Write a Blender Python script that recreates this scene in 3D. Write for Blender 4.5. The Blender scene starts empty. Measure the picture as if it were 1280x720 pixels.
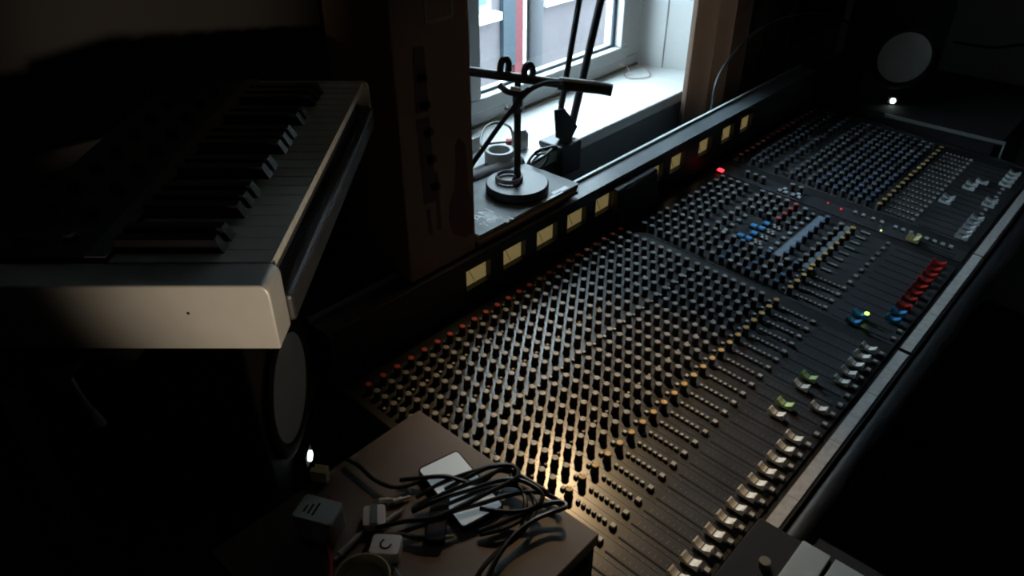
import bpy, bmesh, math, random
from mathutils import Vector, Matrix
random.seed(7)
sin, cos, tan, pi, rad = math.sin, math.cos, math.tan, math.pi, math.radians
SC = bpy.context.scene
COL = SC.collection

# ------------------------------------------------------------------ camera
F = 945.0                                   # focal length in pixels of a 1280 px wide frame
PITCH, YAW, TILT = rad(33.477), rad(47.712), rad(2.88)
CAM = Vector((-0.6174, -0.4274, 1.6262))
FWD = Vector((sin(YAW) * cos(PITCH), cos(YAW) * cos(PITCH), -sin(PITCH)))
RGT = Vector((cos(YAW), -sin(YAW), 0.0))
UPV = RGT.cross(FWD)
cd = bpy.data.cameras.new('camera')
cd.sensor_width = 36.0
cd.lens = F / 1280.0 * 36.0
cd.clip_start = 0.02
cam = bpy.data.objects.new('camera', cd)
COL.objects.link(cam)
cam.matrix_world = Matrix(((RGT.x, UPV.x, -FWD.x, CAM.x), (RGT.y, UPV.y, -FWD.y, CAM.y),
                           (RGT.z, UPV.z, -FWD.z, CAM.z), (0, 0, 0, 1)))
SC.camera = cam

# ------------------------------------------------------------------ daylight, view
wd = bpy.data.worlds.new('overcast_sky')
SC.world = wd
wd.use_nodes = True
bg = wd.node_tree.nodes['Background']
bg.inputs[0].default_value = (0.66, 0.87, 1.0, 1)
bg.inputs[1].default_value = 12.5
SC.view_settings.view_transform = 'Standard'
SC.view_settings.look = 'None'
SC.view_settings.gamma = 1.0
SC.view_settings.use_curve_mapping = False
SC.view_settings.exposure = 0.0
SC.cycles.use_denoising = True
SC.cycles.filter_width = 2.0
SC.cycles.max_bounces = 8
SC.cycles.sample_clamp_indirect = 3.0

YW, SILL = 0.61, 0.928                      # inner face of the window wall, window sill height

# ------------------------------------------------------------------ pixel helpers
def ray(x, y):
    return RGT * ((x - 640) / F) + UPV * ((360 - y) / F) + FWD
def onz(x, y, z):
    d = ray(x, y); return CAM + d * ((z - CAM.z) / d.z)
def ony(x, y, yy):
    d = ray(x, y); return CAM + d * ((yy - CAM.y) / d.y)
def onx(x, y, xx):
    d = ray(x, y); return CAM + d * ((xx - CAM.x) / d.x)
def dep(x, y, D):
    return CAM + ray(x, y) * D
def pix(P):
    q = Vector(P) - CAM; w = q.dot(FWD)
    return 640 + F * q.dot(RGT) / w, 360 - F * q.dot(UPV) / w, w

# ------------------------------------------------------------------ materials
MATS = {}
def mat(name, col, rough=0.5, metal=0.0, emit=None, estr=0.0, noise=0.0, nscale=60.0, bump=0.0, spec=0.5, sheen=0.0, stretch=None):
    if name in MATS: return MATS[name]
    m = bpy.data.materials.new(name); m.use_nodes = True
    nt = m.node_tree; b = nt.nodes['Principled BSDF']
    b.inputs['Base Color'].default_value = (*col, 1)
    b.inputs['Roughness'].default_value = rough
    b.inputs['Metallic'].default_value = metal
    b.inputs['Specular IOR Level'].default_value = spec
    if sheen: b.inputs['Sheen Weight'].default_value = sheen
    if emit:
        b.inputs['Emission Color'].default_value = (*emit, 1)
        b.inputs['Emission Strength'].default_value = estr
    if noise or bump:
        tc = nt.nodes.new('ShaderNodeTexCoord'); nz = nt.nodes.new('ShaderNodeTexNoise')
        nz.inputs['Scale'].default_value = nscale; nz.inputs['Detail'].default_value = 5
        mp = nt.nodes.new('ShaderNodeMapping')
        if stretch: mp.inputs['Scale'].default_value = stretch
        nt.links.new(tc.outputs['Object'], mp.inputs['Vector'])
        nt.links.new(mp.outputs['Vector'], nz.inputs['Vector'])
        if noise:
            cr = nt.nodes.new('ShaderNodeValToRGB')
            cr.color_ramp.elements[0].position = 0.3; cr.color_ramp.elements[1].position = 0.7
            cr.color_ramp.elements[0].color = (*[c * (1 - noise) for c in col], 1)
            cr.color_ramp.elements[1].color = (*[min(1, c * (1 + noise)) for c in col], 1)
            nt.links.new(nz.outputs['Fac'], cr.inputs['Fac'])
            nt.links.new(cr.outputs['Color'], b.inputs['Base Color'])
        if bump:
            bp = nt.nodes.new('ShaderNodeBump'); bp.inputs['Strength'].default_value = bump
            bp.inputs['Distance'].default_value = 0.002
            nt.links.new(nz.outputs['Fac'], bp.inputs['Height'])
            nt.links.new(bp.outputs['Normal'], b.inputs['Normal'])
    MATS[name] = m
    return m
def glassmat():
    m = bpy.data.materials.new('window_glass'); m.use_nodes = True
    nt = m.node_tree; nt.nodes.clear()
    o = nt.nodes.new('ShaderNodeOutputMaterial'); mx = nt.nodes.new('ShaderNodeMixShader')
    t = nt.nodes.new('ShaderNodeBsdfTransparent'); g = nt.nodes.new('ShaderNodeBsdfGlossy')
    mx.inputs[0].default_value = 0.05
    g.inputs['Roughness'].default_value = 0.02
    nt.links.new(t.outputs[0], mx.inputs[1])
    nt.links.new(g.outputs[0], mx.inputs[2]); nt.links.new(mx.outputs[0], o.inputs[0])
    return m

PANEL = mat('console_panel', (0.045, 0.048, 0.053), 0.28, noise=0.25, nscale=25, bump=0.03, spec=0.75)
CHASS = mat('console_chassis', (0.02, 0.021, 0.023), 0.45, noise=0.2, nscale=12)
BRIDGE = mat('bridge_paint', (0.016, 0.017, 0.019), 0.5, noise=0.2, nscale=20)
BLACK = mat('black_plastic', (0.012, 0.012, 0.013), 0.4)
MATTE = mat('matte_black', (0.009, 0.009, 0.010), 0.85)
KTOP = mat('knob_top_grey', (0.30, 0.30, 0.29), 0.4)
KYEL = mat('knob_top_yellow', (0.70, 0.44, 0.14), 0.4)
KRED = mat('knob_top_red', (0.75, 0.11, 0.09), 0.4)
KBLU = mat('knob_top_blue', (0.10, 0.16, 0.28), 0.4)
KSLA = mat('knob_top_slate', (0.13, 0.16, 0.19), 0.45)
BTN = mat('button_grey', (0.46, 0.45, 0.42), 0.45)
BTNW = mat('button_pale', (0.50, 0.55, 0.55), 0.45)
BTNB = mat('button_blue', (0.08, 0.30, 0.60), 0.4)
CAPW = mat('cap_ivory', (0.86, 0.85, 0.79), 0.35)
CAPWH = mat('cap_white', (0.50, 0.54, 0.54), 0.35)
CAPG = mat('cap_green', (0.62, 0.84, 0.36), 0.35)
CAPR = mat('cap_red', (0.36, 0.02, 0.015), 0.35)
CAPB = mat('cap_blue', (0.06, 0.28, 0.55), 0.35)
CAPY = mat('cap_yellow', (0.70, 0.62, 0.28), 0.35)
SCRIB = mat('scribble_strip', (0.48, 0.47, 0.45), 0.55, noise=0.15, nscale=90)
SCRIB2 = mat('scribble_strip_blue', (0.20, 0.26, 0.31), 0.5, noise=0.15, nscale=90)
PRINT = mat('panel_print', (0.20, 0.17, 0.14), 0.5)
PADDED = mat('armrest_vinyl', (0.009, 0.010, 0.012), 0.5, noise=0.2, nscale=60, bump=0.2)
TRIM = mat('bridge_trim', (0.62, 0.64, 0.65), 0.35, noise=0.08, nscale=30)
WHITEP = mat('white_plastic', (0.66, 0.66, 0.62), 0.4)
RUBBER = mat('black_cable', (0.012, 0.012, 0.013), 0.42)

# ------------------------------------------------------------------ mesh builder
class MB:
    def __init__(self): self.v = []; self.f = []; self.m = []
    def add(self, vs, fs, mi=0):
        o = len(self.v); self.v += [tuple(p) for p in vs]
        self.f += [tuple(i + o for i in f) for f in fs]; self.m += [mi] * len(fs); return self
    def box(self, a, b, mi=0):
        x0, y0, z0 = a; x1, y1, z1 = b
        return self.add([(x0, y0, z0), (x1, y0, z0), (x1, y1, z0), (x0, y1, z0), (x0, y0, z1), (x1, y0, z1), (x1, y1, z1), (x0, y1, z1)],
                        [(0, 3, 2, 1), (4, 5, 6, 7), (0, 1, 5, 4), (1, 2, 6, 5), (2, 3, 7, 6), (3, 0, 4, 7)], mi)
    def rbox(self, a, b, r, mi=0, seg=3):            # box with rounded vertical edges
        x0, y0, z0 = a; x1, y1, z1 = b; out = []
        for cx, cy, a0 in ((x1 - r, y1 - r, 0), (x0 + r, y1 - r, 90), (x0 + r, y0 + r, 180), (x1 - r, y0 + r, 270)):
            for k in range(seg + 1):
                t = rad(a0 + 90 * k / seg); out.append((cx + r * cos(t), cy + r * sin(t)))
        return self.prism(out, z0, z1, mi)
    def prism(self, poly, z0, z1, mi=0, axis='z'):
        n = len(poly)
        def P(p, h):
            return {'z': (p[0], p[1], h), 'x': (h, p[0], p[1]), 'y': (p[0], h, p[1])}[axis]
        vs = [P(p, z0) for p in poly] + [P(p, z1) for p in poly]
        fs = [tuple(range(n - 1, -1, -1)), tuple(range(n, 2 * n))] + [(i, (i + 1) % n, n + (i + 1) % n, n + i) for i in range(n)]
        return self.add(vs, fs, mi)
    def lathe(self, prof, n=16, M=None, mi=0, mfun=None):    # prof: (radius, height) pairs
        vs = []; fs = []; ms = []
        for r, z in prof:
            for k in range(n):
                t = 2 * pi * k / n; vs.append(Vector((r * cos(t), r * sin(t), z)))
        for i in range(len(prof) - 1):
            for k in range(n):
                fs.append((i * n + k, i * n + (k + 1) % n, (i + 1) * n + (k + 1) % n, (i + 1) * n + k)); ms.append(mfun(i) if mfun else mi)
        loop = abs(prof[0][0] - prof[-1][0]) + abs(prof[0][1] - prof[-1][1]) < 1e-9    # closed ring: no caps
        if prof[0][0] > 1e-6 and not loop: fs.append(tuple(range(n - 1, -1, -1))); ms.append(mfun(0) if mfun else mi)
        if prof[-1][0] > 1e-6 and not loop: fs.append(tuple((len(prof) - 1) * n + k for k in range(n))); ms.append(mfun(len(prof) - 2) if mfun else mi)
        if M is not None: vs = [M @ p for p in vs]
        o = len(self.m); self.add(vs, fs, mi); self.m[o:] = ms
        return self
    def cyl(self, p, q, r, n=12, mi=0, r2=None):
        p, q = Vector(p), Vector(q); d = q - p
        M = Matrix.Translation(p) @ d.to_track_quat('Z', 'Y').to_matrix().to_4x4()
        return self.lathe([(r, 0), (r if r2 is None else r2, d.length)], n, M, mi)
    def tube(self, pts, r, n=7, mi=0, sub=6):
        P = [Vector(p) for p in pts]
        if sub > 1 and len(P) > 2:
            Q = []
            for i in range(len(P) - 1):
                a, b, c, d = P[max(i - 1, 0)], P[i], P[i + 1], P[min(i + 2, len(P) - 1)]
                for k in range(sub):
                    t = k / sub
                    Q.append(0.5 * ((2 * b) + (c - a) * t + (2 * a - 5 * b + 4 * c - d) * t * t + (3 * b - a - 3 * c + d) * t ** 3))
            Q.append(P[-1]); P = Q
        vs = []; fs = []; ref = None
        for i, p in enumerate(P):
            d = (P[min(i + 1, len(P) - 1)] - P[max(i - 1, 0)]).normalized()
            if ref is None: ref = d.orthogonal().normalized()
            ref = (ref - d * ref.dot(d)).normalized(); w = d.cross(ref)
            vs += [p + (ref * cos(2 * pi * k / n) + w * sin(2 * pi * k / n)) * r for k in range(n)]
        L = len(P)
        for i in range(L - 1):
            for k in range(n): fs.append((i * n + k, i * n + (k + 1) % n, (i + 1) * n + (k + 1) % n, (i + 1) * n + k))
        fs += [tuple(range(n - 1, -1, -1)), tuple((L - 1) * n + k for k in range(n))]
        return self.add(vs, fs, mi)
    def mesh(self, name, mats, smooth=False):
        me = bpy.data.meshes.new(name); me.from_pydata(self.v, [], self.f)
        for m in (mats if isinstance(mats, (list, tuple)) else [mats]): me.materials.append(m)
        me.polygons.foreach_set('material_index', self.m)
        if smooth:
            me.polygons.foreach_set('use_smooth', [True] * len(self.f))
            try: me.set_sharp_from_angle(angle=rad(40))
            except Exception: pass
        me.update(); return me
    def build(self, name, mats, parent=None, loc=(0, 0, 0), rot=(0, 0, 0), smooth=False, bevel=0.0):
        return link(name, self.mesh(name, mats, smooth), parent, loc, rot, bevel)
def link(name, me, parent=None, loc=(0, 0, 0), rot=(0, 0, 0), bevel=0.0):
    o = bpy.data.objects.new(name, me); COL.objects.link(o)
    o.location = loc; o.rotation_euler = rot; o.parent = parent
    if bevel:
        b = o.modifiers.new('bevel', 'BEVEL'); b.width = bevel; b.segments = 2; b.limit_method = 'ANGLE'
    return o
def tag(o, label=None, cat=None, group=None, kind=None):
    if label: o['label'] = label
    if cat: o['category'] = cat
    if group: o['group'] = group
    if kind: o['kind'] = kind
    return o
def thing(name, label, cat, loc=(0, 0, 0), rz=0.0, group=None):
    o = bpy.data.objects.new(name, None); COL.objects.link(o); o.empty_display_size = 0.05
    o.location = loc; o.rotation_euler = (0, 0, rz); return tag(o, label, cat, group)
def struct(name, mb, m, label=None, bevel=0):
    return tag(mb.build(name, m, bevel=bevel), label, None, None, 'structure')
def neg(o): return tuple(-c for c in o.location)
def single(name, mb, m, label, cat, group=None, smooth=True, bevel=0.0, base=None):
    # a thing that is one mesh; vertices are given in world space, origin moved to its base
    c = Vector(base) if base else Vector((sum(p[0] for p in mb.v) / len(mb.v), sum(p[1] for p in mb.v) / len(mb.v), min(p[2] for p in mb.v)))
    mb.v = [tuple(Vector(p) - c) for p in mb.v]
    return tag(mb.build(name, m, None, c, smooth=smooth, bevel=bevel), label, cat, group)

# ------------------------------------------------------------------ the room
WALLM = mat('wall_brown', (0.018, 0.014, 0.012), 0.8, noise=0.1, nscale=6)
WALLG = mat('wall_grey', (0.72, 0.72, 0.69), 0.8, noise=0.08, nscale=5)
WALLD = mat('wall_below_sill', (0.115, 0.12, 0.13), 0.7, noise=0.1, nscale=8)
FLOORM = mat('floor_carpet', (0.018, 0.017, 0.016), 0.9, noise=0.3, nscale=80)
UPVC = mat('window_upvc', (0.72, 0.75, 0.74), 0.35)
SILLM = mat('sill_paint', (0.88, 0.89, 0.87), 0.4, noise=0.05, nscale=7)
X0, X1, Y0, ZC = -2.2, 2.35, -2.6, 2.45
WX0, WX1, WZ1 = 0.60, 1.315, 1.95           # window frame, left and right side, top
struct('floor', MB().box((X0, Y0, -0.1), (X1, YW + 0.3, 0)), FLOORM)
struct('ceiling', MB().box((X0, Y0, ZC), (X1, YW + 0.3, ZC + 0.1)), mat('ceiling_grey', (0.60, 0.60, 0.58), 0.85, noise=0.05, nscale=4))
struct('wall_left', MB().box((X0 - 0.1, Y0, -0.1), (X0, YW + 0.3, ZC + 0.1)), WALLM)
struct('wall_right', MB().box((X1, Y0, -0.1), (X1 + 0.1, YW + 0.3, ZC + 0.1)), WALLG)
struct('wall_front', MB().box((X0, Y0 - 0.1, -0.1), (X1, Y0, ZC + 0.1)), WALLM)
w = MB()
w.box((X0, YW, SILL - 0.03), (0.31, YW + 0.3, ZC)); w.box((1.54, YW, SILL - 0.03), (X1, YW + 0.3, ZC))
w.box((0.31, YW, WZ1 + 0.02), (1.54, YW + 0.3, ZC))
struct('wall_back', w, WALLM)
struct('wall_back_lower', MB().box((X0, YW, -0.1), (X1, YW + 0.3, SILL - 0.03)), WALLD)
# splayed reveals of the opening
struct('trim_1', MB().prism([(1.315, 0.86), (1.35, 0.755), (1.41, YW), (1.545, YW), (1.545, 0.91), (1.315, 0.91)], SILL, WZ1 + 0.02), SILLM)
struct('trim_2', MB().prism([(0.60, 0.86), (0.60, 0.91), (0.311, 0.91), (0.311, YW + 0.002)], SILL, WZ1 + 0.02), SILLM)
struct('trim_3', MB().box((1.3485, 0.7535, SILL + 0.001), (1.352, 0.757, WZ1)), mat('reveal_joint', (0.30, 0.30, 0.28), 0.7))
struct('window_sill', MB().prism([(0.313, YW - 0.012), (1.538, YW - 0.012), (1.54, YW), (1.54, 0.90), (0.31, 0.90), (0.31, YW)], SILL - 0.03, SILL), SILLM, bevel=0.004)
# window: outer frame, sash, pane
win = struct('window_1', MB().box((WX0 - 0.06, 0.83, SILL - 0.01), (WX1 + 0.02, 0.90, SILL + 0.036))
             .box((WX0 - 0.06, 0.83, WZ1 - 0.03), (WX1 + 0.02, 0.90, WZ1 + 0.03))
             .box((WX0 - 0.06, 0.83, SILL + 0.036), (WX0 + 0.012, 0.90, WZ1 - 0.03))
             .box((WX1 - 0.055, 0.83, SILL + 0.036), (WX1 + 0.02, 0.90, WZ1 - 0.03)), UPVC, bevel=0.004)
sa, sb, sz0, sz1 = WX0 + 0.012, WX1 - 0.055, SILL + 0.036, WZ1 - 0.03
t = 0.036
MB().box((sa, 0.822, sz0), (sb, 0.885, sz0 + t)).box((sa, 0.822, sz1 - t), (sb, 0.885, sz1)).box((sa, 0.822, sz0 + t), (sa + t, 0.885, sz1 - t)).box((sb - t, 0.822, sz0 + t), (sb, 0.885, sz1 - t)).build('sash_frame', UPVC, win, bevel=0.004)
g = 0.007
MB().box((sa + t, 0.846, sz0 + t), (sb - t, 0.852, sz0 + t + g)).box((sa + t, 0.846, sz1 - t - g), (sb - t, 0.852, sz1 - t)).box((sa + t, 0.846, sz0 + t + g), (sa + t + g, 0.852, sz1 - t - g)).box((sb - t - g * 2, 0.846, sz0 + t + g), (sb - t, 0.852, sz1 - t - g)).build('gasket', mat('gasket_rubber', (0.05, 0.07, 0.09), 0.5), win)
MB().box((sa + t - 0.002, 0.853, sz0 + t - 0.002), (sb - t + 0.002, 0.857, sz1 - t + 0.002)).build('pane', glassmat(), win)
MB().box((WX0 - 0.06, 0.826, SILL - 0.001), (WX1 + 0.01, 0.8305, SILL + 0.007)).build('sealant_bead', mat('old_sealant', (0.20, 0.15, 0.10), 0.8), win)

# ------------------------------------------------------------------ outside
struct('pavement', MB().box((-3, 0.95, -1.0), (16, 9, -0.92)), mat('pavement', (0.105, 0.097, 0.10), 0.85, noise=0.1, nscale=3))
FY = 4.5
fac = thing('opposite_building', 'pinkish grey rendered house front across the street outside window', 'building', (5.0, FY, -0.92))
L0 = neg(fac)
MB().box((-2, FY, -0.92), (15, FY + 0.3, 2.4)).build('wall', mat('render_mauve', (0.105, 0.092, 0.098), 0.85, noise=0.06, nscale=2), fac, L0)
for a, b in ((3.6, 4.50), (5.24, 6.1), (7.6, 8.7)):
    wn = MB().box((a, FY - 0.02, -0.06), (b, FY + 0.02, 1.2)).build('window', mat('far_window_frame', (0.2, 0.22, 0.24), 0.4), fac, L0)
    MB().box((a - 0.06, FY - 0.10, -0.13), (b + 0.06, FY - 0.001, -0.062)).build('sill', mat('far_sill', (0.92, 0.95, 0.95), 0.5), wn)
    MB().box((a + 0.07, FY - 0.03, 0.02), (b - 0.07, FY - 0.021, 1.12)).build('pane', mat('far_pane', (0.10, 0.16, 0.20), 0.1), wn)
MB().box((4.63, FY - 0.05, -0.60), (4.80, FY - 0.001, 1.6)).build('door_frame', mat('far_blue', (0.022, 0.038, 0.05), 0.6), fac, L0)
MB().box((4.80, FY - 0.04, -0.72), (4.91, FY - 0.001, 1.6)).build('door', mat('far_red', (0.12, 0.02, 0.025), 0.6), fac, L0)
MB().box((4.915, FY - 0.05, -0.62), (4.95, FY - 0.001, 1.6)).build('door_trim', mat('far_white', (0.85, 0.88, 0.9), 0.5), fac, L0)
MB().cyl((5.06, FY - 0.075, -0.92), (5.06, FY - 0.075, 2.4), 0.07).build('drainpipe', mat('far_grey', (0.05, 0.054, 0.06), 0.6), fac, L0, smooth=True)

# ------------------------------------------------------------------ mixing console
U = 0.030
def W(u, v, h=0.0):
    return Vector((U * u, U * v * cos(TILT) - h * sin(TILT), 0.7975 + U * v * sin(TILT) + h * cos(TILT)))
CT = Matrix.Translation((0, 0, 0.7975)) @ Matrix.Rotation(TILT, 4, 'X')     # console plane to world
ROT = (TILT, 0, 0)
con = thing('mixing_console', 'long black studio mixing console covered in rows of knobs', 'mixing console', (0.77, 0.1, 0))
CL = neg(con)
def cpart(name, mb, m, parent=None, smooth=False, bevel=0.0):
    # a part given in console-plane coordinates (x, y along the slope, height)
    mb.v = [tuple(CT @ Vector(p)) for p in mb.v]
    return mb.build(name, m, parent or con, CL if parent is None else (0, 0, 0), smooth=smooth, bevel=bevel)
XL, XR = -0.106, 1.650
cpart('chassis', MB().box((XL, -0.245, -0.13), (XR, 0.40, -0.0035)), CHASS)
for xa in (XL - 0.0135, XR):
    cpart('end_cheek', MB().prism([(-0.275, -0.15), (-0.285, -0.02), (-0.24, 0.003), (0.395, 0.004), (0.395, -0.15)], xa, xa + 0.0132, 0, 'x'), CHASS)
# padded armrest
prof = [(-0.2455, -0.06), (-0.2455, -0.016)] + [(-0.262 + 0.0165 * cos(a), -0.014 + 0.012 * sin(a)) for a in [rad(20 + 16 * k) for k in range(11)]] + [(-0.279, -0.06)]
cpart('armrest', MB().prism(prof, XL, XR, 0, 'x'), PADDED, smooth=True)
for i, (a, b) in enumerate(((XL, 21.2 * U), (21.55 * U, 36.3 * U), (36.5 * U, XR))):
    sc = cpart('front_rail', MB().box((a, -0.2445, -0.0034), (b, -0.2195, -0.0005)), CHASS)
    n = max(1, round((b - a) / 0.16)); st = (b - a) / n
    for k in range(n):
        cpart('scribble_plate', MB().box((a + k * st + 0.0004, -0.2395, -0.0004), (a + (k + 1) * st - 0.0004, -0.2215, 0.0012)), SCRIB, sc)
for x in (0.12, 1.42):
    p = MB().box((x - 0.04, -0.12, 0.04), (x + 0.04, 0.30, 0.672)).box((x - 0.05, -0.26, 0.0), (x + 0.05, 0.38, 0.0395))
    p.build('leg', MATTE, con, CL, bevel=0.004)

GREYM = mat('pointer_grey', (0.36, 0.36, 0.34), 0.45)
# shared meshes ------------------------------------------------------
def knob_mesh(name, top):
    mb = MB().lathe([(0.0068, 0), (0.0068, 0.0024), (0.0061, 0.0030), (0.0056, 0.0167)], 14, mi=0)
    mb.lathe([(0.0053, 0.0167), (0.0048, 0.0183), (0.0, 0.0186)], 14, mi=1)
    mb.box((-0.0006, 0.0005, 0.0184), (0.0006, 0.0048, 0.0189), 2)
    mb.box((-0.0006, 0.0048, 0.009), (0.0006, 0.0061, 0.0183), 2)
    return mb.mesh(name, [BLACK, top, GREYM], True)
KM = {k: knob_mesh('knob_' + k, m) for k, m in (('grey', KTOP), ('yellow', KYEL), ('red', KRED), ('blue', KBLU), ('slate', KSLA))}
def btn_mesh(name, s, h, m):
    mb = MB().box((-s, -s, 0), (s, s, h * 0.5), 1)
    e = s * 0.82
    mb.add([(-s * .9, -s * .9, h * .5), (s * .9, -s * .9, h * .5), (s * .9, s * .9, h * .5), (-s * .9, s * .9, h * .5), (-e, -e, h), (e, -e, h), (e, e, h), (-e, e, h)],
           [(4, 5, 6, 7), (0, 1, 5, 4), (1, 2, 6, 5), (2, 3, 7, 6), (3, 0, 4, 7)], 0)
    return mb.mesh(name, [m, BLACK])
BM = {'small': btn_mesh('button_small', 0.0027, 0.006, BTN), 'big': btn_mesh('button_big', 0.0042, 0.007, BTN),
      'pale': btn_mesh('button_pale', 0.0045, 0.007, BTNW), 'blue': btn_mesh('button_blue', 0.0075, 0.008, BTNB),
      'tiny': btn_mesh('button_tiny', 0.0022, 0.005, KTOP)}
def cap_mesh(name, m):
    # saddle-shaped fader cap: high at both ends, hollow in the middle, line across
    n = 12; pr = []
    for k in range(n + 1):
        y = -0.0125 + 0.025 * k / n; a = abs(y) / 0.0125
        pr.append((y, 0.0075 + 0.0055 * min(1, a * 1.15) ** 2))
    prof = [(-0.0135, 0.003), (-0.0135, 0.0105)] + pr + [(0.0135, 0.0105), (0.0135, 0.003)]
    mb = MB().prism([(p[0], p[1]) for p in prof], -0.0062, 0.0062, 0, 'x')
    mb.box((-0.0064, -0.0006, 0.0070), (0.0064, 0.0006, 0.0079), 1)
    mb.box((-0.0012, -0.004, -0.001), (0.0012, 0.004, 0.003), 1)
    return mb.mesh(name, [m, BLACK], False)
CM = {k: cap_mesh('cap_' + k, m) for k, m in (('ivory', CAPW), ('white', CAPWH), ('green', CAPG), ('red', CAPR), ('blue', CAPB), ('yellow', CAPY))}

smallbtn = MB(); ticks = MB()
def sbtn(u, v, s=0.0026, h=0.0055):
    x, y = U * u, U * v
    smallbtn.box((x - s, y - s, 0), (x + s, y + s, h * 0.6), 1); e = s * 0.85
    smallbtn.box((x - e, y - e, h * 0.6), (x + e, y + e, h), 0)
def tick(u, v, w_, l_=0.0006): ticks.box((U * u - w_, U * v - l_, 0.0001), (U * u + w_, U * v + l_, 0.0004))
KN = []                                     # (u, v, colour, strip)
def strip(name, u, v0=-7.05, v1=12.6, wd=1.0):
    return cpart(name, MB().box((U * (u - wd / 2) + 0.0003, U * v0, -0.0034), (U * (u + wd / 2) - 0.0003, U * v1, 0.0)), PANEL)
def fader(s, u, v, colour, slot=(-6.75, -3.35), marks=False):
    cpart('fader_slot', MB().box((U * u - 0.0014, U * slot[0], 0.0001), (U * u + 0.0014, U * slot[1], 0.0007)), MATTE, s)
    for k in range(11 if marks else 0):
        vv = slot[0] + 0.25 + k * (slot[1] - slot[0] - 0.5) / 10
        tick(u + 0.26, vv, 0.0022 if k % 5 else 0.0036)
        if k % 2 == 0: tick(u - 0.26, vv, 0.0014)
    link('fader_cap', CM[colour], s, W(u, v, 0.0008), ROT)
def button(s, kind, u, v): link('button', BM[kind], s, W(u, v, 0.0), ROT)
def led(s, u, v, m, r=0.0018):
    MB().lathe([(r, 0), (r, 0.0015), (r * 0.6, 0.003), (0, 0.0032)], 10).build('indicator_led', m, s, W(u, v), ROT, smooth=True)
LRED = mat('led_red', (0.5, 0.02, 0.03), 0.4, emit=(1, 0.05, 0.07), estr=2.2)
LREDD = mat('led_red_dim', (0.4, 0.02, 0.03), 0.4, emit=(1, 0.03, 0.05), estr=0.6)
LGRN = mat('led_green', (0.4, 0.6, 0.1), 0.4, emit=(0.55, 1, 0.12), estr=3)
LYG = mat('led_yellow_green', (0.6, 0.7, 0.3), 0.4, emit=(0.75, 0.95, 0.35), estr=1.3)

LYG2 = mat('led_yellow_green_bright', (0.6, 0.7, 0.3), 0.4, emit=(0.8, 1.0, 0.35), estr=3)
ROWS = [0, 1.0, 1.68, 2.35, 3.04, 3.69, 4.38, 5.04, 5.77, 6.6, 7.28, 8.0, 8.68, 9.38, 10.05, 10.75, 11.4, 12.1]
# --- bucket one, 24 channel strips
capv = {11: -4.6, 12: -4.6, 14: -4.6, 15: -4.6}
for k in range(-3, 21):
    s = strip('channel_strip', k)
    for r in ROWS:
        KN.append((k, r, 'yellow' if r == 0 else 'red' if r == 12.1 else 'grey', s))
    for r in (5.84, 7.75, 2.0, 10.45, 12.2): sbtn(k - 0.32, r, 0.0024)
    sbtn(k + 0.16, 0.47, 0.0030)
    for r in range(6): sbtn(k + 0.05, -0.53 - 0.305 * r)
    button(s, 'big', k + 0.04, -2.52)
    button(s, 'big', k - 0.02, -6.78)
    for r in ROWS[:8]: tick(k + 0.30, r, 0.0022); tick(k - 0.31, r + 0.2, 0.0014)
    fader(s, k - 0.18, capv.get(k, -6.05), 'green' if k in (12, 15) else 'ivory', (-6.5, -3.0), True)
# --- centre bucket: twelve group strips and a master panel
cpart('divider', MB().box((20.52 * U, -7.05 * U, -0.0034), (21.48 * U, 12.6 * U, -0.0004)), CHASS)
gcap = {22: (-4.35, 'blue'), 23: (-4.35, 'blue'), 24: (-6.05, 'blue'), 25: (-6.05, 'blue')}
for k in range(22, 34):
    s = strip('group_strip', k)
    v, c = gcap.get(k, (-6.05, 'red'))
    fader(s, k - 0.18, v, c, (-6.5, -3.0))
    button(s, 'big', k + 0.04, -2.42)
    if k < 26:
        for r in ROWS[:-1]:
            KN.append((k, r, 'yellow' if r == 0 else 'blue' if r in (1.0, 3.04, 5.04) else 'grey', s))
        for r in range(6): sbtn(k + 0.05, -0.53 - 0.305 * r)
        sbtn(k + 0.16, 0.47, 0.003)
        if k < 24: button(s, 'big', k - 0.02, -6.78)
    else:
        for r in (10.44, 9.04, 9.75, 11.2, 7.6): KN.append((k, r, 'grey', s))
        if k < 30:
            button(s, 'pale', k + 0.05, 6.95)
            button(s, 'blue', k + 0.1, 5.2 if k % 2 else 5.75)
            if k in (26, 28): button(s, 'blue', k + 0.2, 5.15)
            for r in (4.55, 4.2): sbtn(k + 0.1, r, 0.0035); sbtn(k + 0.4, r + 0.15, 0.003)
        else:
            for r in (6.9, 6.22, 5.52): KN.append((k, r, 'grey', s))
            KN.append((k - 0.1, 4.7, 'red', s)); KN.append((k - 0.25, 3.9, 'grey', s))
        button(s, 'pale', k + 0.08, 3.35)
        KN.append((k - 0.2, 2.12, 'blue', s)); KN.append((k - 0.45, 0.96, 'grey', s))
        KN.append((k - 0.4, 0.1, 'yellow', s))
        for r in (-0.38, -0.56, -0.75, -0.9): sbtn(k + 0.35 - 0.0, r, 0.0026)
for v0, v1 in ((2.38, 3.0), (0.28, 0.82)):
    cpart('scribble_plate', MB().box((25.75 * U, v0 * U, 0.0002), (33.5 * U, v1 * U, 0.0011)), SCRIB2)
ms = strip('master_panel', 35.45, wd=1.85)
for r in range(8): button(ms, 'pale', 35.9, -1.95 - 0.565 * r)
for v in (1.15, 0.5, -0.25, -0.9): button(ms, 'big', 35.9, v)
for u, v in ((34.95, 7.0), (34.95, 6.5), (34.98, 5.9), (34.95, 5.35), (35.5, 6.8), (35.4, 5.6)): button(ms, 'pale', u, v)
for r in (8.7, 9.4, 10.1): KN.append((35.3, r, 'grey', ms))
for r in (6.4, 5.7): KN.append((35.9, r, 'grey', ms))
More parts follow.
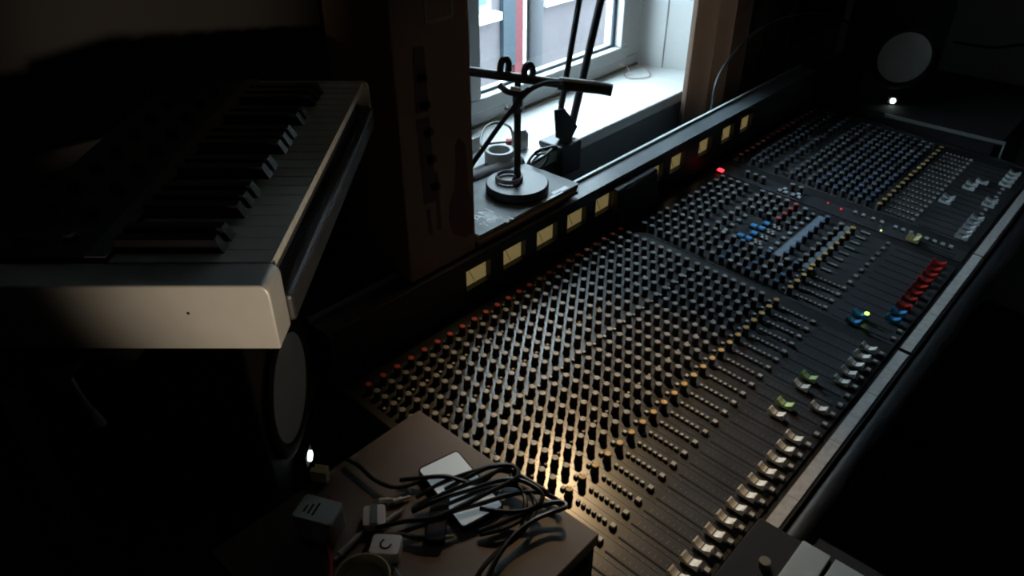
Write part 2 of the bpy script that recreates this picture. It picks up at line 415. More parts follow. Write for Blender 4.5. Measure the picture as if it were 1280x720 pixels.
for u in (34.75, 35.2):
    link('fader_cap', CM['yellow'], ms, W(u, -3.55, 0.0008), ROT)
    cpart('fader_slot', MB().box((U * u - 0.0014, U * -6.5, 0.0001), (U * u + 0.0014, U * -3.0, 0.0007)), MATTE, ms)
led(ms, 36.0, 3.36, LREDD); led(ms, 35.81, 2.2, LREDD, 0.0028); led(ms, 34.75, -1.31, LYG, 0.0022)
cpart('red_lamp_bar', MB().box((34.62 * U, 12.05 * U, 0.0001), (34.95 * U, 12.5 * U, 0.0045)), LRED, ms)
cpart('red_lamp_bar', MB().box((34.62 * U, 12.52 * U, 0.0001), (34.95 * U, 12.58 * U, 0.003)), LREDD, ms)
s = bpy.data.objects['group_strip.001']
MB().lathe([(0.0042, 0), (0.0042, 0.002), (0, 0.003)], 12).build('indicator_led', LGRN, s, W(22.84, -4.72, 0.0135), ROT, smooth=True)
# --- right bucket, 16 channel strips
cpart('divider', MB().box((36.42 * U, -7.05 * U, -0.0034), (37.44 * U, 12.6 * U, -0.0004)), CHASS)
rcap = {43: -3.35, 44: -3.35, 47: -4.0, 48: -4.0, 49: -4.5}
for i, k in enumerate(range(38, 54)):
    s = strip('channel_strip', k)
    for r in (0.1, 1.0, 1.68, 2.35, 3.04, 3.7, 4.42, 5.05, 5.84, 6.73, 7.38, 8.8, 10.24, 10.95, 12.1):
        KN.append((k - 0.1, r, 'yellow' if r == 0.1 else 'red' if r == 12.1 else 'blue' if r in (1.0, 2.35, 3.7, 5.05) else 'slate', s))
    for r in range(6): sbtn(k + 0.02, -0.46 - 0.33 * r)
    button(s, 'big', k + 0.0, -2.48)
    fader(s, k - 0.18, rcap.get(k, -6.05), 'white', (-6.5, -3.0))
    if k in (43, 44, 47, 48, 49): button(s, 'big', k - 0.02, -6.1)
    if k == 53: led(s, 53.72, 0.3, LYG2, 0.0038)
cpart('divider', MB().box((53.52 * U, -7.05 * U, -0.0034), (XR - 0.0004, 12.6 * U, -0.0004)), CHASS)

# knobs: the 300 that show largest are parts of their own, the rest one part
def hidden(P):
    x, y, w_ = pix(P)
    if y > 722 or x < 0: return True
    # behind the brown cabinet top
    return (y - 520 > 0.632 * (x - 515)) and x < 748 and (y - 520 > -0.61 * (x - 515))
KN2 = sorted(KN, key=lambda k: (hidden(W(k[0], k[1], 0.019)), pix(W(k[0], k[1], 0.018))[2]))
for u, v, c, s in KN2[:300]:
    link('knob', KM[c], s, W(u, v), ROT)
bmr = bmesh.new()
mats = [BLACK, KTOP, GREYM, KYEL, KRED, KBLU, KSLA]; tmi = {'grey': 1, 'yellow': 3, 'red': 4, 'blue': 5, 'slate': 6}
kb = MB()
for u, v, c, s in KN2[300:]:
    me = KM[c]; M = Matrix.Translation(W(u, v)) @ Matrix.Rotation(TILT, 4, 'X')
    o = len(kb.v); kb.v += [tuple(M @ p.co) for p in me.vertices]
    for p in me.polygons:
        kb.f.append(tuple(i + o for i in p.vertices)); kb.m.append((0, tmi[c], 2)[p.material_index])
bmr.free()
tag(kb.build('small_knobs', mats, con, CL, smooth=True), 'rows of smaller looking knobs farther along the desk', None, None, 'stuff')
tag(cpart('small_buttons', smallbtn, [BTN, BLACK]), 'tiny grey push buttons in short rows', None, None, 'stuff')
tag(cpart('scale_marks', ticks, PRINT), 'fine printed scale marks beside the faders', None, None, 'stuff')

# meter bridge --------------------------------------------------------
br = MB().box((XL - 0.0135, 0.424, 0.72), (XR + 0.013, 0.466, 0.9165)).build('meter_bridge', BRIDGE, con, CL)
BF, BB, BT = 0.409, 0.423, 0.918
MX = [0.211, 0.310, 0.407, 0.503, 0.599, 0.697, 0.797, 0.894, 1.022, 1.137, 1.236]
hw, z0, z1 = 0.0315, 0.8565, 0.8985
fp = MB().box((XL - 0.0135, BF, z1), (XR + 0.013, BB, BT)).box((XL - 0.0135, BF, 0.80), (XR + 0.013, BB, z0))
xs = [XL - 0.0135] + sum(([m - hw, m + hw] for m in MX), []) + [XR + 0.013]
for i in range(0, len(xs), 2): fp.box((xs[i], BF, z0), (xs[i + 1], BB, z1))
fp.build('front_plate', BRIDGE, br)
MB().box((XL - 0.0135, 0.4105, 0.9181), (XR + 0.013, 0.4575, 0.9215)).build('top_plate', mat('bridge_top', (0.10, 0.115, 0.125), 0.38, noise=0.15, nscale=15), br, bevel=0.001)
MB().box((XL - 0.0135, 0.4582, 0.905), (XR + 0.013, 0.4664, 0.9275)).build('rear_trim', TRIM, br, bevel=0.0015)
AMB = mat('meter_face', (0.70, 0.58, 0.28), 0.5, emit=(1.0, 0.76, 0.30), estr=0.13, noise=0.10, nscale=45)
mface = MB().box((-hw + 0.0003, -0.0012, z0 + 0.0003), (hw - 0.0003, 0.0008, z1 - 0.0003)).mesh('meter_face', AMB)
nm = MB()
nm.prism([(-0.0006, z0 + 0.004), (0.0006, z0 + 0.004), (-0.0142, z1 - 0.008), (-0.0150, z1 - 0.0085)], -0.0022, -0.0013, 0, 'y')
for k in range(9):
    a = rad(130 - 10 * k); nm.box((0.042 * cos(a) - 0.0004, -0.0018, z0 - 0.006 + 0.042 * sin(a) - 0.0015), (0.042 * cos(a) + 0.0004, -0.0013, z0 - 0.006 + 0.042 * sin(a) + 0.0015))
nmesh = nm.mesh('meter_scale', mat('meter_ink', (0.48, 0.38, 0.17), 0.6))
for x in MX:
    f = link('meter', mface, br, (x, 0.4222, 0))
    # needle and scale are printed on the same face: fixed to the bridge beside it
    link('meter_needle', nmesh, br, (x, 0.4222, 0))

# ------------------------------------------------------------------ small synthesizer keyboard on its stand
H = 0.33                                     # camera height above the key tops
d0, l0 = 1.519 * H, -0.600 * H
fh = Vector((sin(YAW), cos(YAW), 0)); rh = Vector((cos(YAW), -sin(YAW), 0))
KZ = CAM.z - H; TH = 0.063
kb0 = Vector((CAM.x, CAM.y, 0)) + fh * d0 + rh * l0; kb0.z = KZ - TH
KR = math.atan2(fh.y, fh.x)
syn = thing('synthesizer', 'silver compact synthesizer with small piano keys, above left monitor', 'synthesizer', kb0, KR)
SILV = mat('silver_paint', (0.56, 0.53, 0.47), 0.42, metal=0.25, noise=0.04, nscale=30)
SILD = mat('key_bed', (0.05, 0.048, 0.045), 0.5)
IVORY = mat('white_key', (0.62, 0.60, 0.52), 0.35)
EBONY = mat('black_key', (0.008, 0.008, 0.009), 0.3)
LEN, DEP = 1.535 * H, 0.262
MB().box((0.012, 0.012, 0.0), (LEN - 0.012, DEP - 0.002, 0.0535)).build('case', SILD, syn)
# end panels: rounded silver cheeks
def cheek(x0, x1):
    r = 0.008; pr = [(-0.004, 0.0), (-0.004, TH - r)] + [(-0.004 + r - r * cos(rad(a)), TH - r + r * sin(rad(a))) for a in (30, 60, 90)] + [(DEP, TH), (DEP, 0)]
    return MB().prism(pr, x0, x1, 0, 'x')
c1 = cheek(0.0, 0.0355).build('end_panel', SILV, syn, smooth=True, bevel=0.0015)
MB().lathe([(0.0012, 0), (0.0012, 0.0006), (0, 0.0008)], 10, Matrix.Translation((-0.0001, 0.065, 0.037)) @ Matrix.Rotation(rad(-90), 4, 'Y')).build('screw', MATTE, c1, smooth=True)
cheek(LEN - 0.010, LEN).build('end_panel', SILV, syn, smooth=True, bevel=0.001)
MB().box((0.036, -0.009, 0.002), (LEN - 0.0105, 0.002, 0.030)).build('key_slip', mat('key_slip_grey', (0.03, 0.029, 0.027), 0.45), syn, bevel=0.004)
kw = (LEN - 0.0105 - 0.0365) / 22
wk = MB().box((0.0005, 0, 0), (kw - 0.0005, 0.136, 0.009)).mesh('white_key', IVORY)
bk = MB().add([(-0.0068, 0, 0), (0.0068, 0, 0), (0.0068, 0.092, 0), (-0.0068, 0.092, 0), (-0.0056, 0.007, 0.013), (0.0056, 0.007, 0.013), (0.0056, 0.092, 0.013), (-0.0056, 0.092, 0.013)],
              [(0, 3, 2, 1), (4, 5, 6, 7), (0, 1, 5, 4), (1, 2, 6, 5), (2, 3, 7, 6), (3, 0, 4, 7)]).mesh('black_key', EBONY)
for i in range(22):
    link('white_key', wk, syn, (0.0365 + i * kw, 0.0028, TH - 0.009))
    if i % 7 in (0, 1, 3, 4, 5) and i < 21:
        link('black_key', bk, syn, (0.0365 + (i + 1) * kw, 0.0465, TH - 0.0005))
MB().box((0.036, 0.1395, 0.036), (LEN - 0.0105, DEP - 0.002, 0.067)).build('control_panel', mat('synth_panel', (0.02, 0.02, 0.021), 0.45), syn, bevel=0.002)
MB().box((0.037, 0.1400, 0.0672), (LEN - 0.011, 0.158, 0.0682)).build('panel_edge', mat('synth_edge', (0.11, 0.105, 0.10), 0.4), syn)
dial = MB().lathe([(0.007, 0), (0.006, 0.006), (0, 0.0062)], 14).mesh('dial', MATTE, True)
for i in range(9):
    for j in range(2): link('dial', dial, syn, (0.07 + i * 0.047, 0.185 + j * 0.042, 0.0675))
st = thing('keyboard_stand', 'black tubular stand carrying the silver synthesizer', 'keyboard stand', (kb0.x, kb0.y, 0), KR)
zb = kb0.z
MB().box((0.0, 0.12, zb - 0.012), (0.018, DEP - 0.01, zb - 0.0008)).build('support_arm', MATTE, st)
MB().box((LEN - 0.04, 0.02, zb - 0.026), (LEN - 0.01, DEP - 0.01, zb - 0.0008)).build('support_arm', MATTE, st)
for x in (-0.030, LEN - 0.02):
    MB().box((x, DEP - 0.035, 0.0305), (x + 0.026, DEP - 0.009, zb - 0.0265)).build('leg', MATTE, st)
    MB().box((x - 0.004, DEP - 0.05 if x < 0 else DEP - 0.16, 0.0), (x + 0.03, DEP + 0.10 if x < 0 else DEP, 0.03)).build('foot', MATTE, st)
MB().cyl((-0.004, DEP - 0.060, zb - 0.038), (LEN - 0.02, DEP - 0.060, zb - 0.038), 0.011).build('cross_bar', MATTE, st, smooth=True)

# white lead hanging under the synthesizer
def px_plane(x, y, d):                       # pixel on the vertical plane d metres ahead of the camera
    r = ray(x, y); return CAM + r * (d / r.dot(fh))
pa = [px_plane(x, y, d0 + 0.03) for x, y in ((44, 431), (66, 441), (82, 462), (98, 490), (114, 512))]
ld = thing('white_lead', 'white cable with a chunky plug hanging under the silver keyboard', 'cable', pa[-1])
Ln = neg(ld)
WLEAD = mat('white_lead', (0.85, 0.85, 0.82), 0.4)
MB().tube(pa, 0.0026).build('cord', WLEAD, ld, Ln, smooth=True)
pe = px_plane(126, 531, d0 + 0.03)
MB().cyl(pa[-1], pe, 0.0034, 12, r2=0.0062).build('plug', WLEAD, ld, Ln, smooth=True)

# ------------------------------------------------------------------ studio monitors
WCONE = mat('cone_paper', (0.62, 0.63, 0.61), 0.6, noise=0.05, nscale=40)
LEDW = mat('led_white', (0.9, 1, 1), 0.3, emit=(0.82, 1.0, 0.94), estr=9)
def monitor(label, cone, rz, hgt=0.320):
    # local: +x is the front; origin under the centre of the front baffle
    zb_ = cone.z - 0.138
    o = thing('studio_monitor', label, 'speaker', (cone.x, cone.y, zb_), rz)
    MB().rbox((-0.262, -0.104, 0.0), (-0.002, 0.104, hgt), 0.006).build('cabinet', mat('monitor_black', (0.006, 0.006, 0.007), 0.6), o)
    R = Matrix.Translation((0, 0, 0.138)) @ Matrix.Rotation(rad(90), 4, 'Y')
    MB().lathe([(0.092, -0.0018), (0.092, 0.003), (0.086, 0.006), (0.0745, 0.004), (0.0725, -0.0015)], 40, R).build('surround', MATTE, o, smooth=True)
    c = MB().lathe([(0.0722, 0.0030), (0.058, -0.002 + 0.001), (0.030, -0.0012 + 0.0005), (0.0296, -0.0006), (0.026, 0.001), (0.014, 0.0025), (0, 0.003)], 40, R).build('woofer_cone', WCONE, o, smooth=True)
    T = Matrix.Translation((0, 0, 0.262)) @ Matrix.Rotation(rad(90), 4, 'Y')
    MB().lathe([(0.050, -0.0018), (0.050, 0.003), (0.018, -0.0010), (0.013, 0.001), (0, 0.004)], 32, T).build('tweeter', MATTE, o, smooth=True)
    E_ = Matrix.Translation((0.010, 0, 0.0125)) @ Matrix.Rotation(rad(90), 4, 'Y')
    MB().lathe([(0.0075, -0.0019), (0.0075, 0.0008), (0, 0.0014)], 20, E_).build('power_lamp', LEDW, o, smooth=True)
    MB().rbox((-0.0019, -0.016, 0.002), (0.0079, 0.016, 0.023), 0.002).build('badge_bar', MATTE, o)
    return o
lc = dep(361, 484, 0.985)
nl = math.atan2(-0.74, 0.67)
mL = monitor('black studio monitor with white cone tucked under the silver synthesizer', lc, nl)
sl = thing('speaker_stand', 'black pedestal stand under the monitor beside brown cabinet', 'speaker stand', (lc.x - 0.12 * cos(nl), lc.y - 0.12 * sin(nl), 0), nl)
zt = lc.z - 0.138
MB().rbox((-0.11, -0.09, zt - 0.018), (0.10, 0.09, zt - 0.0004), 0.008).build('top_plate', MATTE, sl)
MB().cyl((0, 0, 0.02), (0, 0, zt - 0.018), 0.025, 16).build('column', MATTE, sl, smooth=True)
MB().rbox((-0.12, -0.11, 0), (0.11, 0.11, 0.0195), 0.01).build('base_plate', MATTE, sl)

rc = onx(1130, 72, 1.765)
nr = math.atan2(-0.56, -0.83)
mR = monitor('black studio monitor with white cone at the far end of the console', rc, nr)
zt = rc.z - 0.138
cab = thing('side_cabinet', 'low black cabinet with grey edged top beside the console end', 'cabinet', (1.87, 0.16, 0))
MB().box((1.682, -0.10, 0), (2.2, 0.52, zt - 0.016)).build('body', MATTE, cab, neg(cab))
MB().box((1.672, -0.118, zt - 0.0156), (2.215, 0.53, zt - 0.0004)).build('top_board', MATTE, cab, neg(cab), bevel=0.002)
ed = MB().box((1.6666, -0.122, zt - 0.008), (1.6714, 0.19, zt + 0.001)).box((1.6666, -0.1268, zt - 0.055), (1.6714, -0.1222, zt + 0.001)).box((1.6666, -0.1268, zt - 0.055), (1.69, -0.1222, zt - 0.05))
ed.build('edge_strip', mat('edge_alu', (0.16, 0.16, 0.155), 0.45), cab, neg(cab))
# black lead behind the bridge, arching to the monitor
cpts = [ony(890, 133, 0.50), ony(893, 112, 0.50), ony(902, 88, 0.50), ony(925, 58, 0.49), ony(958, 30, 0.47), ony(1000, 17, 0.44), dep(1040, 19, 2.22), dep(1062, 30, 2.35)]
single('speaker_lead', MB().tube([(cpts[0].x, 0.50, 0.80)] + cpts, 0.0042), mat('lead_grey', (0.045, 0.05, 0.055), 0.45), 'dark cable arching from behind meter bridge to far monitor', 'cable')

# ------------------------------------------------------------------ brown side cabinet with phone and cables
CZ = 0.900
BROWN = mat('cabinet_top_brown', (0.135, 0.108, 0.090), 0.6, noise=0.12, nscale=9)
bc = thing('equipment_cabinet', 'brown topped equipment cabinet with black front at console end', 'cabinet', (-0.32, 0.04, 0))
MB().box((-0.435, -0.110, 0), (-0.1235, 0.196, CZ - 0.0185)).build('body', MATTE, bc, neg(bc))
MB().box((-0.44, -0.114, CZ - 0.018), (-0.1215, 0.200, CZ)).build('top_board', BROWN, bc, neg(bc), bevel=0.0015)
MB().box((-0.42, -0.1165, 0.06), (-0.14, -0.1105, CZ - 0.03)).build('door', MATTE, bc, neg(bc))
# phone
pc = [onz(x, y, CZ + 0.009) for x, y in ((523, 587), (572, 564), (627, 631), (580, 658))]
ctr = sum(pc, Vector()) / 4; ax = ((pc[2] + pc[1]) / 2 - (pc[0] + pc[3]) / 2); ay = ((pc[0] + pc[1]) / 2 - (pc[2] + pc[3]) / 2)
ph = thing('smartphone', 'smartphone with reflected light painted on its pale screen, lying on brown cabinet under a tangle of cables', 'phone', (ctr.x, ctr.y, CZ + 0.0006), math.atan2(ay.y, ay.x))
lx, ly = ay.length / 2, ax.length / 2
MB().rbox((-lx - 0.003, -ly - 0.002, 0), (lx + 0.003, ly + 0.002, 0.0078), 0.007).build('case', MATTE, ph)
MB().rbox((-lx, -ly, 0.0079), (lx, ly, 0.0085), 0.004).build('screen', mat('phone_glass', (0.80, 0.86, 0.88), 0.12, spec=1.0, emit=(0.72, 0.9, 1.0), estr=0.14), ph)  # pale colour and faint glow stand in for light reflected in the glass
MB().box((-lx * 0.45, -ly * 0.7, 0.0086), (-lx * 0.43, ly * 0.8, 0.0087)).build('screen_line', mat('screen_line', (0.12, 0.13, 0.14), 0.3), ph)
# cables
def cab_pts(px, zs):
    return [onz(x, y, CZ + z) for (x, y), z in zip(px, zs)]
GR = 'loose black cables on brown cabinet'
runs = [
    ([(520, 622), (552, 604), (590, 590), (622, 581), (637, 586), (641, 600), (652, 612), (657, 630), (650, 650), (625, 662), (600, 668)], .012),
    ([(524, 632), (560, 615), (598, 600), (628, 586), (642, 590), (660, 600), (682, 614), (690, 622)], .016),
    ([(515, 640), (550, 624), (590, 612), (628, 600), (655, 602), (678, 618), (668, 634), (640, 640), (600, 636)], .020),
    ([(500, 600), (530, 597), (560, 596), (588, 604), (606, 600), (624, 588), (650, 596), (672, 612), (696, 624)], .010),
    ([(496, 668), (530, 655), (565, 640), (600, 630), (640, 618), (676, 616), (700, 628), (698, 640)], .009),
    ([(540, 640), (580, 622), (612, 610), (640, 606), (662, 616), (668, 640), (650, 668), (622, 690), (602, 712), (590, 735)], .008),
    ([(600, 664), (632, 652), (660, 640), (684, 630), (703, 628), (707, 634), (690, 640), (664, 652), (640, 672), (620, 700), (606, 730)], .014),
    ([(433, 574), (448, 582), (466, 598), (488, 608), (512, 606), (540, 596), (566, 598), (600, 606)], .004),
    ([(546, 670), (520, 672), (500, 668), (470, 672), (455, 690), (448, 712), (446, 740)], .004),
    ([(470, 660), (505, 652), (540, 648), (575, 634), (606, 618), (634, 604), (648, 594), (640, 582), (612, 584), (586, 596), (556, 612)], .024),
]
clab = ['black cable looping over the top edge of the phone', 'black cable running off the cabinet toward the nearest knobs',
        'black cable lying highest across the phone in a wide bend', 'black cable crossing the phone near its upper short edge',
        'black cable crossing the lower half of the phone', 'black cable bending back from the phone toward the cabinet front',
        'black cable with a tight hairpin bend at the cabinet edge', 'thin black cable crossing the bare brown cabinet corner',
        'black cable leading from white connector to the cabinet front', 'black cable folded back on itself above the phone']
for (px, zz), lb in zip(runs, clab):
    n = len(px); zs = [0.004 + zz * sin(pi * min(1, max(0, (i + 0.6) / n))) + random.uniform(0, 0.004) for i in range(n)]
    single('black_cable', MB().tube(cab_pts(px, zs), 0.0029), RUBBER, lb, 'cable', GR)
# white plugs and connectors
def onto(x, y, dz=0.0): return onz(x, y, CZ + dz)
def plug_tube(p, q, r, label, name='white_connector', m=WHITEP):
    a, b = onto(*p, r + 0.001), onto(*q, r + 0.001)
    o = thing(name, label, 'connector', (a + b) / 2 - Vector((0, 0, r)))
    Ln_ = neg(o)
    MB().cyl(a, b, r, 12).build('sleeve', m, o, Ln_, smooth=True)
    d = (b - a).normalized()
    MB().cyl(a - d * 0.008, a, r * 0.6, 10).build('tip', mat('plug_metal', (0.5, 0.5, 0.5), 0.3, metal=1), o, Ln_, smooth=True)
    MB().cyl(b, b + d * 0.010, r * 0.7, 10, r2=r * 0.4).build('strain_relief', m, o, Ln_, smooth=True)
GREYC = mat('grey_plastic', (0.34, 0.34, 0.33), 0.45)
plug_tube((424, 694), (448, 670), 0.0042, 'long pale grey cable connector pointing at white plug block', m=GREYC)
plug_tube((476, 658), (497, 642), 0.0034, 'slim pale connector lying among black cables', m=GREYC)
plug_tube((540, 674), (556, 672), 0.0040, 'short white connector on bare cabinet top below the phone')
plug_tube((474, 626), (487, 625), 0.0034, 'small white connector end above the slim pale connector')
plug_tube((492, 628), (503, 624), 0.0034, 'tiny white connector end touching the black cables')
def plug_block(px, wx, wy, hz, rz, label, mark=True):
    c = onto(*px, hz / 2)
    o = thing('power_adapter', label, 'adapter', (c.x, c.y, CZ + 0.0006), rz)
    MB().rbox((-wx, -wy, 0), (wx, wy, hz), 0.004).build('body', WHITEP, o, bevel=0.001)
    if mark:
        k = MB()
        for i in range(10):
            a = rad(30 + 24 * i); b_ = rad(54 + 24 * i); r = wx * 0.45
            k.cyl((r * cos(a), r * sin(a), hz + 0.0002), (r * cos(b_), r * sin(b_), hz + 0.0002), 0.0010, 6)
        k.build('moulded_mark', MATTE, o)
    return o
bk_o = thing('shade_block', 'black block added for the dark shade under cables beside the phone', 'adapter', (*onto(548, 655)[:2], CZ + 0.0006), rad(40))  # block added to fill the shaded dark patch among the cables
MB().rbox((-0.032, -0.011, 0), (0.032, 0.011, 0.011), 0.004).build('body', MATTE, bk_o, bevel=0.001)
MB().cyl((0.032, 0, 0.0055), (0.046, 0, 0.0055), 0.0035, 10, r2=0.003).build('strain_relief', RUBBER, bk_o, smooth=True)
plug_block((483, 686), 0.0135, 0.017, 0.016, rad(38), 'white plug block with a dark ring mark near cabinet middle')
pb = plug_block((400, 652), 0.017, 0.024, 0.042, rad(25), 'tall white mains adapter with printed rating at the red cable', False)
k = MB()
for i in range(3): k.box((-0.010 + 0.001 * i, 0.000 + 0.006 * i, 0.0421), (0.008 - 0.003 * i, 0.0025 + 0.006 * i, 0.0424))
k.build('rating_print', MATTE, pb)
MB().box((-0.0125, -0.0246, 0.006), (0.0125, -0.0241, 0.036)).build('socket_face', GREYC, pb)
GRN = mat('card_green', (0.10, 0.16, 0.14), 0.5)
b2 = plug_block((468, 648), 0.015, 0.013, 0.012, rad(50), 'dark green edged white connector block between the cables', False)
MB().box((-0.014, -0.004, 0.0121), (0.014, 0.004, 0.0135)).build('green_board', GRN, b2)
rp = [onto(x, y, z) for x, y, z in ((412, 622, .03), (417, 640, .028), (415, 662, .02), (410, 684, .012), (413, 705, .008), (411, 735, .006))]
single('red_cable', MB().tube(rp, 0.0030), mat('red_cable', (0.35, 0.03, 0.03), 0.45), 'red cable beside the tall white adapter', 'cable')
tp = [onto(x, y, .004) for x, y in ((462, 716), (470, 706), (480, 701), (490, 706), (500, 720), (505, 735))]
single('teal_wire', MB().tube(tp, 0.0009), mat('teal_wire', (0.10, 0.28, 0.26), 0.5), 'thin teal wire loop below the white plug block', 'wire')
cu = onto(456, 740)
R_ = Matrix.Translation((cu.x, cu.y, CZ + 0.0006))
single('cream_bowl', MB().lathe([(0.018, 0), (0.028, 0.012), (0.0305, 0.026), (0.0285, 0.026), (0.026, 0.013), (0, 0.004)], 32, R_), mat('cream_ceramic', (0.40, 0.33, 0.20), 0.4), 'cream bowl rim at the front of the brown cabinet', 'bowl')
yp = onto(401, 591, 0.01)
yb = thing('yellow_plug', 'pale yellow plug at the cabinet corner under the monitor lamp', 'plug', (yp.x, yp.y, CZ + 0.0006), rad(-60))
YEL = mat('pale_yellow', (0.85, 0.82, 0.50), 0.4)
MB().box((-0.011, -0.008, 0), (0.011, 0.000, 0.018)).build('body', YEL, yb, bevel=0.001)
MB().box((-0.009, 0.0004, 0.002), (0.009, 0.007, 0.017)).build('collar', YEL, yb, bevel=0.001)
dp = [onto(x, y, z) for x, y, z in ((365, 640, .01), (340, 655, .006), (322, 668, .005), (300, 700, .005))]
gl = onto(348, 641, 0.02)
# pale carton edge far left, on the floor side of the cabinet
q = dep(13, 516, 1.0)
pcx = thing('grey_carton', 'pale grey carton on a stool below the hanging white lead', 'box', (q.x - 0.07, 0.55, 0))
QL = neg(pcx)
MB().box((q.x - 0.16, 0.505, 0.62), (q.x, 0.602, q.z)).build('carton', mat('carton_grey', (0.30, 0.30, 0.27), 0.7), pcx, QL, bevel=0.002)
MB().box((q.x - 0.17, 0.500, 0.0), (q.x + 0.005, 0.605, 0.6195)).build('stool', MATTE, pcx, QL)

# ------------------------------------------------------------------ pad controller at the front of the console
pz = 0.832
pd = thing('pad_controller', 'black pad controller with pale grey rubber pads at console front', 'controller', (0.0, -0.33, 0.795))
PL = neg(pd)
MB().box((-0.19, -0.50, 0.797), (0.0885, -0.2235, pz - 0.0004)).build('body', MATTE, pd, PL, bevel=0.002)
PADM = mat('pad_rubber', (0.40, 0.46, 0.48), 0.6)
for i in range(2):
    for j in range(3):
        x1 = 0.086 - i * 0.082; y1 = -0.2825 - j * 0.0415
        MB().rbox((x1 - 0.076, y1 - 0.036, pz - 0.0003), (x1, y1, pz + 0.006), 0.0015).build('pad', PADM, pd, PL, bevel=0.0008)
MB().cyl((0.022, -0.262, pz - 0.0003), (0.022, -0.262, pz + 0.010), 0.007, 16).build('encoder', mat('encoder', (0.20, 0.19, 0.15), 0.4), pd, PL, smooth=True)
stn = thing('small_table', 'black narrow table under the pad controller', 'table', (-0.05, -0.42, 0))
SL = neg(stn)
MB().box((-0.25, -0.58, 0.778), (0.14, -0.2895, 0.7965)).build('table_top', MATTE, stn, SL)
for x in (-0.23, 0.12):
    for y in (-0.565, -0.305): MB().box((x - 0.012, y - 0.012, 0), (x + 0.012, y + 0.012, 0.7775)).build('leg', MATTE, stn, SL)

# small black box leaning in front of the bridge
gd = thing('small_speaker', 'small black box standing on console before the meter bridge', 'speaker', (0.69, 0.39, 0.82))
GL = neg(gd)
MB().prism([(0.379, 0.8215), (0.4075, 0.8215), (0.4075, 0.9065), (0.390, 0.9065)], 0.622, 0.775, 0, 'x').build('case', mat('gadget_black', (0.022, 0.024, 0.026), 0.45), gd, GL, bevel=0.004)
MB().prism([(0.3785, 0.832), (0.3775, 0.832), (0.3865, 0.898), (0.3875, 0.898)], 0.635, 0.762, 0, 'x').build('grille', MATTE, gd, GL)

# ------------------------------------------------------------------ on the bridge and sill
BZ = 0.9282
a, b = onz(513, 353, BZ), onz(594, 311, BZ)
cb = thing('cardboard_box', 'tall brown printed cardboard box standing on the meter bridge', 'box', (0.14, 0.48, BZ))
BL = neg(cb); bx0, bx1, by0, by1, bz1 = a.x, b.x, 0.4175, 0.575, 1.46
CARD = mat('cardboard', (0.26, 0.165, 0.115), 0.75, noise=0.08, nscale=12)
MB().box((bx0, by0, BZ), (bx1, by1, bz1)).build('carton', CARD, cb, BL, bevel=0.002)
fl = 0.0006
RINK = mat('red_ink', (0.13, 0.035, 0.03), 0.7); DINK = mat('dark_ink', (0.085, 0.045, 0.035), 0.7); WINK = mat('pale_ink', (0.35, 0.29, 0.24), 0.7)
def on_front(x, y): p = ony(x, y, by0); return p.x, p.z
def printed(name, px, m):
    q_ = [on_front(*p) for p in px]
    MB().prism(q_, by0 - 0.0007, by0 - 0.0001, 0, 'y').build(name, m, cb, BL)
printed('bottle_print', [(566, 292), (580, 297), (590, 292), (592, 270), (590, 248), (585, 236), (584, 205), (581, 180), (573, 172), (569, 182), (570, 210), (568, 236), (562, 255), (561, 275)], RINK)
printed('text_block', [(520, 150), (536, 146), (546, 250), (530, 256)], DINK)
printed('text_block', [(516, 70), (530, 66), (536, 138), (520, 143)], DINK)
for i in range(6):
    y = 60 + i * 34; x = 512 + i * 4.2
    printed('letter_mark', [(x + 4, y), (x + 16, y - 3), (x + 18, y + 6), (x + 6, y + 10)], RINK if i > 3 else DINK)
printed('caption_line', [(543, 215), (547, 214), (552, 286), (548, 288)], RINK)
printed('caption_line', [(533, 262), (537, 261), (541, 292), (537, 294)], DINK)
for q_ in ([(529, -8), (532, -8), (535, 29), (531, 31)], [(562, -14), (565, -14), (567, 20), (563, 21)], [(532, 27), (565, 18), (566, 22), (532, 31)]):
    printed('white_outline', q_, WINK)
# magazines
mg = [(0.2235, 0.4165, 0.514, 0.628, 0.009, 'glossy magazine with pale lettering on top of the stack', (0.07, 0.085, 0.09)),
      (0.2225, 0.4150, 0.508, 0.622, 0.007, 'tan paged magazine in the middle of the stack', (0.45, 0.30, 0.17)),
      (0.2220, 0.4180, 0.517, 0.630, 0.008, 'magazine at the bottom of the stack on the bridge', (0.20, 0.12, 0.10))]
z = BZ
MTOP = 0
for i, (xa, ya, xb, yb_, th, lb, colr) in enumerate(reversed(mg)):
    o = thing('magazine', lb, 'magazine', ((xa + xb) / 2, (ya + yb_) / 2, z), 0, 'magazines under the microphone stand')
    ML = neg(o)
    MB().box((xa + 0.001, ya + 0.0015, z + 0.0008), (xb - 0.001, yb_, z + th - 0.0008)).build('pages', mat('pages%d' % i, [(0.22, 0.13, 0.09), (0.55, 0.36, 0.18), (0.30, 0.22, 0.15)][i], 0.7), o, ML)
    MB().box((xa, ya, z + th - 0.0007), (xb, yb_, z + th)).build('cover', mat('cover%d' % i, colr, 0.5, noise=0.5 if i == 2 else 0.1, nscale=22), o, ML)
    MB().box((xa, ya, z), (xb, yb_, z + 0.0007)).build('back_cover', mat('cover%d' % i, colr, 0.3), o, ML)
    z += th + 0.0003; top = o
MTOP = z - 0.0003
def text(body, size, loc, rz, m, parent, name):
    cu_ = bpy.data.curves.new(name, 'FONT'); cu_.body = body; cu_.size = size; cu_.extrude = 0.0001
    t_ = bpy.data.objects.new(name, cu_); COL.objects.link(t_)
    bpy.context.view_layer.update()
    me = bpy.data.meshes.new_from_object(t_.evaluated_get(bpy.context.evaluated_depsgraph_get()))
    bpy.data.objects.remove(t_); me.materials.append(m)
    return link(name, me, parent, loc, (0, 0, rz))
